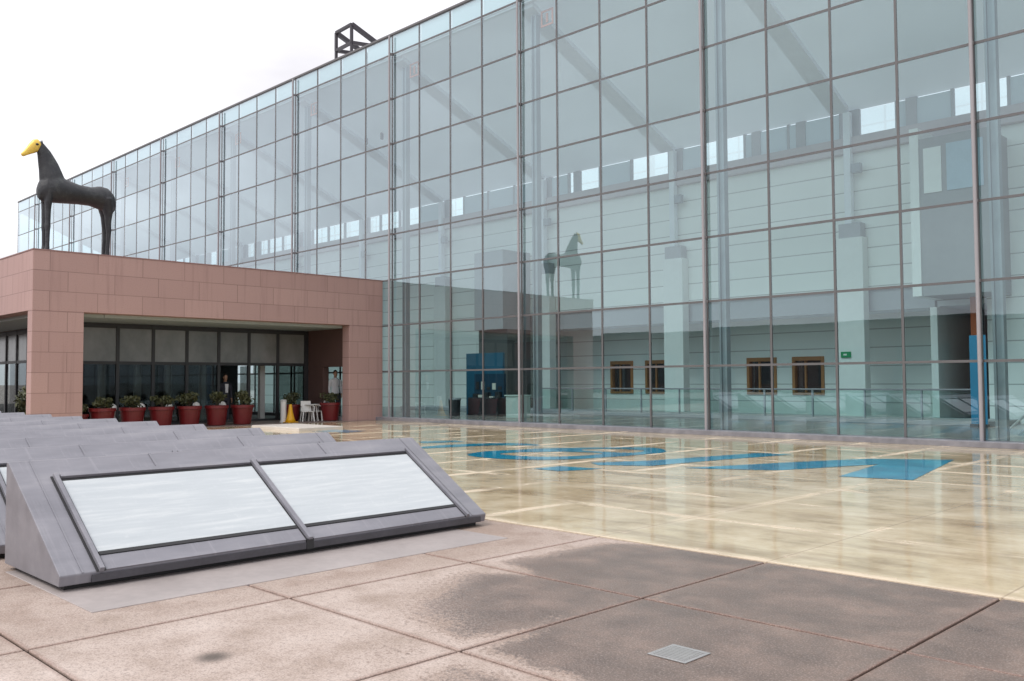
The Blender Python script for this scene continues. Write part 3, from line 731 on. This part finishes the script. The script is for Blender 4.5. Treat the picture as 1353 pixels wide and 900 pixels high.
# rooftop frame
tf = thing('rooftop_frame', 'small open dark metal frame on the roof edge of the glass hall', 'frame', (-37.6, 26.3, 15.4))
def TB(a, b, wd=0.16): return MB().bar(a, b, wd)
A0, A1 = (-38.66, 26.0, 18.72), (-38.66, 26.0, 19.66)
B0, B1 = (-37.30, 26.0, 18.78), (-37.30, 26.0, 19.72)
A2, B2 = (-38.66, 27.9, 18.98), (-37.30, 27.9, 19.04)
for a_, b_ in ((A0, A1), (B0, B1)): TB(a_, b_, 0.13).build('upright', M['truss'], tf)
for a_, b_ in ((A1, B1), (A0, B0)): TB(a_, b_, 0.14).build('crossbar', M['truss'], tf)
for a_, b_ in ((A1, A2), (B1, B2)): TB(a_, b_, 0.2).build('brace', M['truss'], tf)
for a_, b_ in ((A0, A2), (B0, B2)): TB(a_, b_, 0.16).build('base_bar', M['truss'], tf)
for a_ in (A0, B0): TB((a_[0], a_[1], 15.5), a_, 0.12).build('leg', M['truss'], tf)
for a_ in (A2, B2): TB((a_[0], a_[1], 14.2), a_, 0.12).build('leg', M['truss'], tf)

# ------------------------------------------------------------------ pink porch building
pk = thing('pink_stone_porch', 'flat roofed pink stone entrance building with recessed glass front', 'building', (-45, 16.9, 0))
PX, PY0, PY1, PZ0, PZ1 = -32.0, 9.75, GY-0.45, 4.1, 6.1
MB().box(-70, PY0, PZ0, PX, PY1+0.40, PZ1).build('roof_block', M['pink'], pk, bevel=0.01)
MB().box(-70.02, PY0-0.015, PZ1+0.001, PX+0.015, PY1+0.41, PZ1+0.04).build('coping', simple('coping_stone', (0.30, 0.18, 0.17), 0.7), pk)
MB().box(-32.46, PY0+0.002, 0.0, PX-0.002, 11.38, PZ0-0.001).build('corner_pillar', M['pink'], pk, bevel=0.01)
MB().box(-32.52, 22.24, 0.0, PX-0.002, PY1+0.398, PZ0-0.001).build('end_pillar', M['pink'], pk, bevel=0.01)
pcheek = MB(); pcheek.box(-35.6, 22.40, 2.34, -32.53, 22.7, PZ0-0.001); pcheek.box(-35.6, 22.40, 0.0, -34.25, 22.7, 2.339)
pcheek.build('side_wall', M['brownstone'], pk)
MB().box(-36.0, 12.3, PZ0-0.11, -32.6, 22.39, PZ0-0.002).build('porch_ceiling', simple('porch_ceiling_paint', (0.40, 0.47, 0.47), 0.6), pk)
MB().box(-69, 10.3, PZ0-0.112, -32.65, 12.29, PZ0-0.003).build('porch_ceiling', simple('porch_ceiling_paint', (0.40, 0.47, 0.47), 0.6), pk)
SXF = -35.5; ys = [12.5+1.3929*i for i in range(8)]
for i in range(7):
    y0, y1 = ys[i], ys[i+1]
    sf = MB()
    sf.box(SXF-0.06, y0-0.06, 0.012, SXF+0.06, y0+0.06, 3.98)
    sf.box(SXF-0.05, y0+0.06, 2.40, SXF+0.05, y1-0.06, 2.52); sf.box(SXF-0.05, y0+0.06, 3.80, SXF+0.05, y1-0.06, 3.98)
    sf.box(SXF-0.05, y0+0.06, 0.012, SXF+0.05, y1-0.06, 0.10)
    fo = sf.build('storefront_frame', M['dark'], pk)
    MB().box(SXF-0.012, y0+0.06, 2.52, SXF+0.012, y1-0.06, 3.80).build('upper_pane', make_frost() if i == 0 else bpy.data.materials['shop_upper'], fo)
    if i in (4, 5):      # open doors leave a dark doorway
        MB().box(SXF-0.9, y0+0.08, 0.11, SXF-0.06, y0+0.13, 2.38).build('door_leaf', M['shop_glass'], fo)
    else:
        MB().box(SXF-0.012, y0+0.06, 0.10, SXF+0.012, y1-0.06, 2.40).build('lower_pane', M['shop_glass'], fo)
MB().box(SXF-0.06, ys[7]-0.06, 0.012, SXF+0.06, 22.395, 3.98).build('end_post', M['dark'], pk)
for i in range(10):
    x1 = -35.56-1.45*i; x0 = x1-1.45
    sf = MB(); sf.box(x1-0.12, 12.44, 0.012, x1, 12.56, 3.98)
    sf.box(x0, 12.45, 2.55, x1-0.12, 12.55, 2.67); sf.box(x0, 12.45, 3.80, x1-0.12, 12.55, 3.98)
    fo = sf.build('storefront_frame', M['dark'], pk)
    MB().box(x0, 12.488, 2.67, x1-0.12, 12.512, 3.80).build('upper_pane', bpy.data.materials['shop_upper'], fo)
    MB().box(x0, 12.488, 0.05, x1-0.12, 12.512, 2.55).build('lower_pane', M['shop_glass'], fo)
# room behind the porch glass: pale posts, blinds, back wall
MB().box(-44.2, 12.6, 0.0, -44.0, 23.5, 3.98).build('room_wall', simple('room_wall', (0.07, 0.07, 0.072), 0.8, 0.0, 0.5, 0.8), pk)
for i, y in enumerate((13.55, 14.95, 16.2, 17.7, 20.5)):
    MB().box(-36.55, y, 0.012, -36.35, y+0.24, 2.45).build('inner_post', M['stone_post'], pk)
# ------------------------------------------------------------------ horse sculpture
hr = thing('horse_sculpture', 'tall dark bronze horse statue with golden face standing on pink roof', 'statue', (-32.75, 11.3, 6.14))
HX = -32.75
def er(c, ax, ay, az, n=20):   # ring in the X / (ay,az) plane
    c = Vector(c); a = Vector((ax, 0, 0)); b = Vector((0, ay, az))
    return [c + a*math.cos(2*math.pi*k/n) + b*math.sin(2*math.pi*k/n) for k in range(n)]
hb_ = MB()
tor = [(10.06, 8.22, .12, .12), (10.12, 8.24, .30, .24), (10.28, 8.30, .46, .35), (10.6, 8.36, .50, .42), (11.0, 8.30, .41, .43), (11.4, 8.26, .34, .41),
       (11.8, 8.25, .33, .41), (12.1, 8.25, .41, .44), (12.35, 8.20, .42, .43), (12.53, 8.12, .33, .34), (12.63, 8.06, .17, .18)]
hb_.rings([er((HX, y, z), rx, 0, rz) for y, z, rz, rx in tor])
nk = [((HX, 10.56, 8.50), .36, (.40, .16)), ((HX, 10.48, 8.80), .30, (.355, .15)), ((HX, 10.41, 9.08), .23, (.305, .14)), ((HX, 10.33, 9.30), .19, (.255, .13)),
      ((HX, 10.26, 9.50), .16, (.205, .11)), ((HX, 10.18, 9.66), .14, (.155, .09)), ((HX, 10.12, 9.80), .11, (.11, .06))]
hb_.rings([er(c, ax, -d[0], -d[1]) for c, ax, d in nk])
for sx in (-1, 1):
    x = HX+sx*0.17
    hb_.tube([(x, 10.42, 8.3), (x, 10.37, 7.95), (x, 10.36, 7.6), (x, 10.36, 7.15), (x, 10.36, 7.02), (x, 10.36, 6.85), (x, 10.36, 6.38), (x, 10.355, 6.26), (x, 10.34, 6.15)],
             [(.16, .22), (.13, .16), (.10, .11), (.09, .10), (.097, .107), (.078, .088), (.07, .077), (.08, .088), (.095, .11)], 14)
    x = HX+sx*0.17
    hb_.tube([(x, 12.28, 8.2), (x, 12.34, 7.9), (x, 12.36, 7.62), (x, 12.36, 7.3), (x, 12.385, 7.08), (x, 12.37, 6.9), (x, 12.35, 6.4), (x, 12.345, 6.26), (x, 12.33, 6.15)],
             [(.2, .33), (.19, .26), (.13, .17), (.10, .115), (.095, .11), (.076, .085), (.067, .074), (.078, .084), (.095, .11)], 14)
for sx in (-1, 1):   # ears
    hb_.tube([(HX+sx*0.07, 10.14, 9.78), (HX+sx*0.085, 10.16, 9.9), (HX+sx*0.08, 10.17, 9.98)], [.045, .035, .012], 8)
hb_.tube([(HX, 12.52, 8.35), (HX, 12.64, 8.15), (HX, 12.62, 7.9), (HX, 12.55, 7.7)], [.06, .06, .05, .02], 10)
body = remesh(hb_.build('body', M['bronze'], hr), 0.03, 5)
hd = MB()
hs_ = [((HX, 10.15, 9.80), .09, (.03, .09)), ((HX, 10.09, 9.80), .13, (.05, .17)), ((HX, 9.99, 9.74), .14, (.09, .19)), ((HX, 9.88, 9.63), .115, (.09, .15)),
       ((HX, 9.77, 9.52), .08, (.07, .10)), ((HX, 9.67, 9.43), .062, (.05, .07)), ((HX, 9.59, 9.36), .055, (.04, .055)), ((HX, 9.56, 9.335), .03, (.02, .03))]
hd.rings([er(c, ax, -d[0], d[1]) for c, ax, d in hs_])
head = remesh(hd.build('face_mask', M['gold'], hr), 0.014, 4)
for sx in (-1, 1):
    MB().lathe([(0.002, -.05), (.03, -.042), (.055, -.02), (.06, 0), (.055, .02), (.03, .042), (.002, .05)], (HX+sx*0.105, 10.0, 9.76), 14).build('eye', M['black'], head)

# ------------------------------------------------------------------ planters, posts, furniture at the porch
def foliage(mb, c, rx, ry, rz, n, s0=0.05, s1=0.1, rnd=random):
    c = Vector(c)
    lumps = [(Vector((rnd.uniform(-.55, .55)*rx, rnd.uniform(-.55, .55)*ry, rnd.uniform(-.3, .55)*rz)), rnd.uniform(.4, .65)) for _ in range(7)]
    for _ in range(n):
        l, k = rnd.choice(lumps)
        d = Vector((rnd.gauss(0, 1), rnd.gauss(0, 1), rnd.gauss(0, 1))).normalized()*(rnd.random()**0.4)
        p = c + l + Vector((d.x*rx*k, d.y*ry*k, d.z*rz*k))
        u = Vector((rnd.gauss(0, 1), rnd.gauss(0, 1), rnd.gauss(0, 1))).normalized(); v = u.orthogonal().normalized()
        s = rnd.uniform(s0, s1)
        mb.quad(p-u*s, p+v*s*.45, p+u*s, p-v*s*.45)
def planter(loc, label, seed, sc=1.0, h=0.6):
    rnd = random.Random(seed); x, y, z = loc
    t = thing('planter', label, 'planter', loc, 'red planters along the porch')
    MB().lathe([(0.30*sc, 0), (0.335*sc, 0.03), (0.415*sc, 0.66*sc), (0.455*sc, 0.67*sc), (0.455*sc, 0.78*sc), (0.41*sc, 0.78*sc), (0.39*sc, 0.68*sc), (0.05, 0.68*sc)], loc, 28).build('pot', M['pot'], t)
    MB().lathe([(0.39*sc, 0.69*sc), (0.2, 0.72*sc), (0.02, 0.73*sc)], loc, 20).build('soil', M['soil'], t)
    fm = MB(); foliage(fm, (x, y, z+0.80*sc+h*0.35), 0.42, 0.42, h*0.55, rnd.randint(380, 620), 0.035, 0.08, rnd)
    sh = fm.build('shrub', M['leaf'], t, recalc=False)
    tw = MB()
    for q in range(7):
        a = rnd.uniform(0, 6.28); r_ = rnd.uniform(.05, .25)
        tw.tube([(x, y, z+0.7*sc), (x+math.cos(a)*r_*.5, y+math.sin(a)*r_*.5, z+0.78*sc+h*.3), (x+math.cos(a)*r_, y+math.sin(a)*r_, z+0.8*sc+h*.7)], [.012, .009, .004], 5)
    tw.build('stems', M['bark'], sh)
    return t
PL = [(12.41, 'red pot of low shrub at the left end of the porch row', .42), (13.48, 'red pot of low shrub, second from left in the porch row', .45),
      (14.55, 'red pot of low shrub, third from left in the porch row', .45), (15.64, 'red pot of taller shrub, fourth from left in the porch row', .6),
      (16.74, 'red pot of taller shrub, fifth from left in the porch row', .6), (17.83, 'red pot of rounded shrub left of the dark doorway gap', .6)]
for i, (y, lab, h) in enumerate(PL): planter((-33.0, y, 0.012), lab, 20+i, 1.0, h)
planter((-33.1, 22.02, 0.012), 'red pot of shrub standing against the right pink pillar', 40, 1.0, .5)
planter((-34.3, 20.85, 0.012), 'shaded red pot of dark shrub behind the white plastic chairs', 41, 0.9, .55)
planter((-33.0, 11.6, 0.012), 'small pot of pale shrub hidden beside the left pink pillar', 42, 0.75, .45)

for i, y in enumerate((13.0, 14.05, 15.1, 16.2, 17.3)):
    bo = thing('bollard', 'pale round topped bollard in the gap after planter %s from the left' % ['one', 'two', 'three', 'four', 'five'][i], 'bollard', (-33.6, y, 0.012), 'pale bollards between the planters')
    MB().lathe([(0.10, 0), (0.10, 0.62), (0.12, 0.64), (0.12, 0.70)], (-33.6, y, 0.012), 16).build('post', M['stone_post'], bo)
    MB().lathe([(0.145, 0.70), (0.15, 0.76), (0.12, 0.85), (0.06, 0.90), (0.005, 0.915)], (-33.6, y, 0.012), 16).build('cap', M['plastic'], bo, smooth=True)
ab = thing('ashtray_post', 'slim white cylinder post beside the yellow caution cone', 'post', (-33.2, 19.8, 0.012))
MB().lathe([(0.15, 0), (0.15, 0.05), (0.12, 0.06), (0.12, 0.86)], (-33.2, 19.8, 0.012), 18).build('body', M['plastic'], ab)
MB().lathe([(0.13, 0.861), (0.13, 0.93), (0.08, 0.95), (0.01, 0.95)], (-33.2, 19.8, 0.012), 18).build('lid', M['stone_post'], ab)
yc = thing('caution_cone', 'bright yellow wet floor caution cone in front of the porch', 'cone', (-32.9, 19.95, 0.012))
MB().lathe([(0.23, 0.03), (0.17, 0.15), (0.10, 0.42), (0.065, 0.68), (0.05, 0.74), (0.01, 0.76)], (-32.9, 19.95, 0.012), 20).build('body', M['yellow'], yc, smooth=True)
MB().box(-33.14, 19.71, 0.012, -32.66, 20.19, 0.045).build('base', M['yellow'], yc, bevel=0.012)

def chair(loc, rz, label):
    t = thing('plastic_chair', label, 'chair', (0, 0, 0), 'white plastic chairs on the porch')
    MB().box(-.23, -.22, .40, .23, .23, .43).build('seat', M['plastic'], t, bevel=0.012)
    b = MB(); b.prism([(-.23, .2, .43), (.23, .2, .43), (.21, .31, .86), (-.21, .31, .86)], (0, .025, 0))
    b.build('backrest', M['plastic'], t, bevel=0.01)
    for sx in (-1, 1):
        for sy in (-1, 1):
            MB().bar((sx*.20, sy*.19, .40), (sx*.25, sy*.25, 0), .045).build('leg', M['plastic'], t)
        MB().tube([(sx*.24, -.2, .40), (sx*.26, -.2, .62), (sx*.26, .0, .65), (sx*.23, .26, .66)], .022, 8).build('armrest', M['plastic'], t)
    t.location = loc; t.rotation_euler.z = rz
    return t
ch0 = chair((-33.3, 21.0, 0.012), R(70), 'white plastic chair left of the small table on the porch')
dup(ch0, (-33.5, 21.75, 0.012), 'white plastic chair leaning nearest the right hand planter', R(-60))
tb_ = thing('plastic_table', 'small round white plastic table between the porch chairs', 'table', (-33.6, 21.4, 0.012))
MB().lathe([(0.36, 0.68), (0.38, 0.69), (0.38, 0.71), (0.36, 0.72), (0.02, 0.72)], (-33.6, 21.4, 0.012), 24).build('tabletop', M['plastic'], tb_)
for a in (0.6, 2.2, 3.75, 5.3):
    MB().bar((-33.6+.2*math.cos(a), 21.4+.2*math.sin(a), .69), (-33.6+.3*math.cos(a), 21.4+.3*math.sin(a), .012), .045).build('leg', M['plastic'], tb_)

# shrubs at the side opening, left edge
for i, (x, y, rx, rz, lab, mk) in enumerate(((-33.6, 10.6, .9, .5, 'low yellow green hedge shrub at the left foot of the pink corner pillar', 'leaf_y'),
                                          (-35.6, 10.9, 1.0, 1.0, 'taller dark green shrub at the left edge beside the pink building', 'leaf'))):
    fm = MB(); rnd = random.Random(60+i); foliage(fm, (x, y, rz*.75), rx, .6, rz, 1800, .06, .12, rnd)
    t = thing('shrub', lab, 'shrub', (x, y, 0))
    fm.build('leaves', M[mk], t, recalc=False)
    tw = MB()
    for q in range(8):
        a = rnd.uniform(0, 6.28); r_ = rnd.uniform(.1, .5)
        tw.tube([(x+.1*math.cos(a), y+.1*math.sin(a), 0), (x+math.cos(a)*r_, y+math.sin(a)*r_*.6, rz)], [.02, .006], 5)
    tw.build('stems', M['bark'], t)

# ------------------------------------------------------------------ people in the porch
def person(loc, rz, label, dark_top=False, seed=1):
    t = thing('person', label, 'person', (0, 0, 0))
    b = MB()
    el = lambda z, y, ax, ay, n=16: [Vector((ax*math.cos(2*math.pi*k/n), y+ay*math.sin(2*math.pi*k/n), z)) for k in range(n)]
    b.rings([el(.86, 0, .10, .08), el(.92, 0, .165, .11), el(1.02, 0, .155, .105), el(1.15, 0, .14, .10), el(1.32, 0, .17, .115), el(1.45, .0, .18, .10), el(1.52, .01, .10, .075), el(1.56, .01, .06, .06), el(1.63, 0, .055, .058)])
    b.rings([el(1.585, -.02, .035, .04), el(1.61, -.02, .058, .07), el(1.66, -.01, .072, .088), el(1.72, 0, .078, .098), el(1.78, .005, .073, .092), el(1.83, .01, .05, .06), el(1.85, .01, .015, .02)])
    b.tube([(0, -.09, 1.73), (0, -.115, 1.695), (0, -.095, 1.68)], [.008, .016, .012], 8)
    for sx in (-1, 1):
        b.tube([(sx*.075, .01, 1.73), (sx*.09, .02, 1.71), (sx*.075, .01, 1.68)], [.012, .016, .01], 8)
        b.tube([(sx*.09, 0, .95), (sx*.10, -.01, .75), (sx*.10, -.015, .52), (sx*.105, .0, .40), (sx*.11, .01, .25), (sx*.11, .01, .08)], [.09, .082, .058, .055, .052, .036], 12)
        b.tube([(sx*.11, .045, .05), (sx*.115, -.04, .05), (sx*.12, -.15, .035), (sx*.12, -.19, .03)], [.04, .045, .038, .02], 10)
        b.tube([(sx*.16, 0, 1.45), (sx*.215, 0, 1.40), (sx*.24, .015, 1.15), (sx*.245, -.01, 1.0), (sx*.245, -.04, .88)], [.055, .055, .042, .038, .028], 10)
        b.tube([(sx*.245, -.04, .88), (sx*.245, -.055, .83), (sx*.24, -.06, .79)], [(.028, .02), (.042, .02), (.04, .018)], 10)
        for i, ln in enumerate((.075, .088, .08, .06)):
            yy = -.09+i*.022
            b.tube([(sx*.242, yy, .80), (sx*.24, yy, .80-ln*.5), (sx*.225, yy, .80-ln)], [.010, .0095, .008], 6)
        b.tube([(sx*.24, -.075, .845), (sx*.225, -.105, .815), (sx*.215, -.11, .79)], [.012, .011, .009], 6)
    bo = remesh(b.build('body', M['skin'], t), 0.009, 3)
    s = MB()
    s.rings([el(.90, 0, .18, .125), el(1.02, 0, .17, .12), el(1.15, 0, .155, .115), el(1.32, 0, .185, .13), el(1.45, 0, .195, .115), el(1.525, .01, .10, .085), el(1.55, .01, .075, .075)])
    for sx in (-1, 1):
        s.tube([(sx*.15, 0, 1.45), (sx*.22, 0, 1.405), (sx*.245, .015, 1.15), (sx*.25, -.01, 1.0), (sx*.248, -.035, .91)], [.065, .068, .054, .048, .042], 10)
    remesh(s.build('jacket' if dark_top else 'shirt', M['trousers'] if dark_top else M['shirt'], t), 0.012, 3)
    if dark_top:
        MB().prism([(-.05, -.135, 1.12), (.05, -.135, 1.12), (.075, -.128, 1.46), (-.075, -.128, 1.46)], (0, .03, 0)).build('shirt_front', M['shirt'], t, bevel=.01)
    p = MB()
    p.rings([el(.80, 0, .12, .10), el(.88, 0, .175, .125), el(1.0, 0, .17, .12)])
    for sx in (-1, 1):
        p.tube([(sx*.09, 0, .93), (sx*.10, -.01, .75), (sx*.102, -.012, .52), (sx*.107, 0, .3), (sx*.11, .01, .07)], [.10, .094, .074, .068, .062], 12)
    remesh(p.build('trousers', M['trousers'], t), 0.012, 3)
    h = MB(); h.rings([el(1.69, .05, .07, .06), el(1.74, .025, .088, .085), el(1.80, .02, .083, .092), el(1.85, .015, .055, .065), el(1.872, .012, .015, .02)])
    remesh(h.build('hair', M['hair'], t), 0.01, 2)
    for sx in (-1, 1):
        MB().tube([(sx*.112, .04, .03), (sx*.118, -.05, .035), (sx*.122, -.19, .025), (sx*.122, -.22, .02)], [(.045, .035), (.052, .036), (.045, .03), (.02, .02)], 10).build('shoe', M['hair'], t)
    t.location = loc; t.rotation_euler.z = rz
    t.scale = (1.1, 1.1, 1.1)
    return t
MB().box(-34.24, 22.40, 0.012, -32.54, 24.0, 0.16).build('side_step', M['grey'], pk)
person((-34.1, 22.95, 0.16), R(75), 'person in white shirt and dark trousers standing in the side doorway')
person((-35.75, 18.52, 0.012), R(90), 'person in dark jacket over white shirt standing in the dark doorway', True)
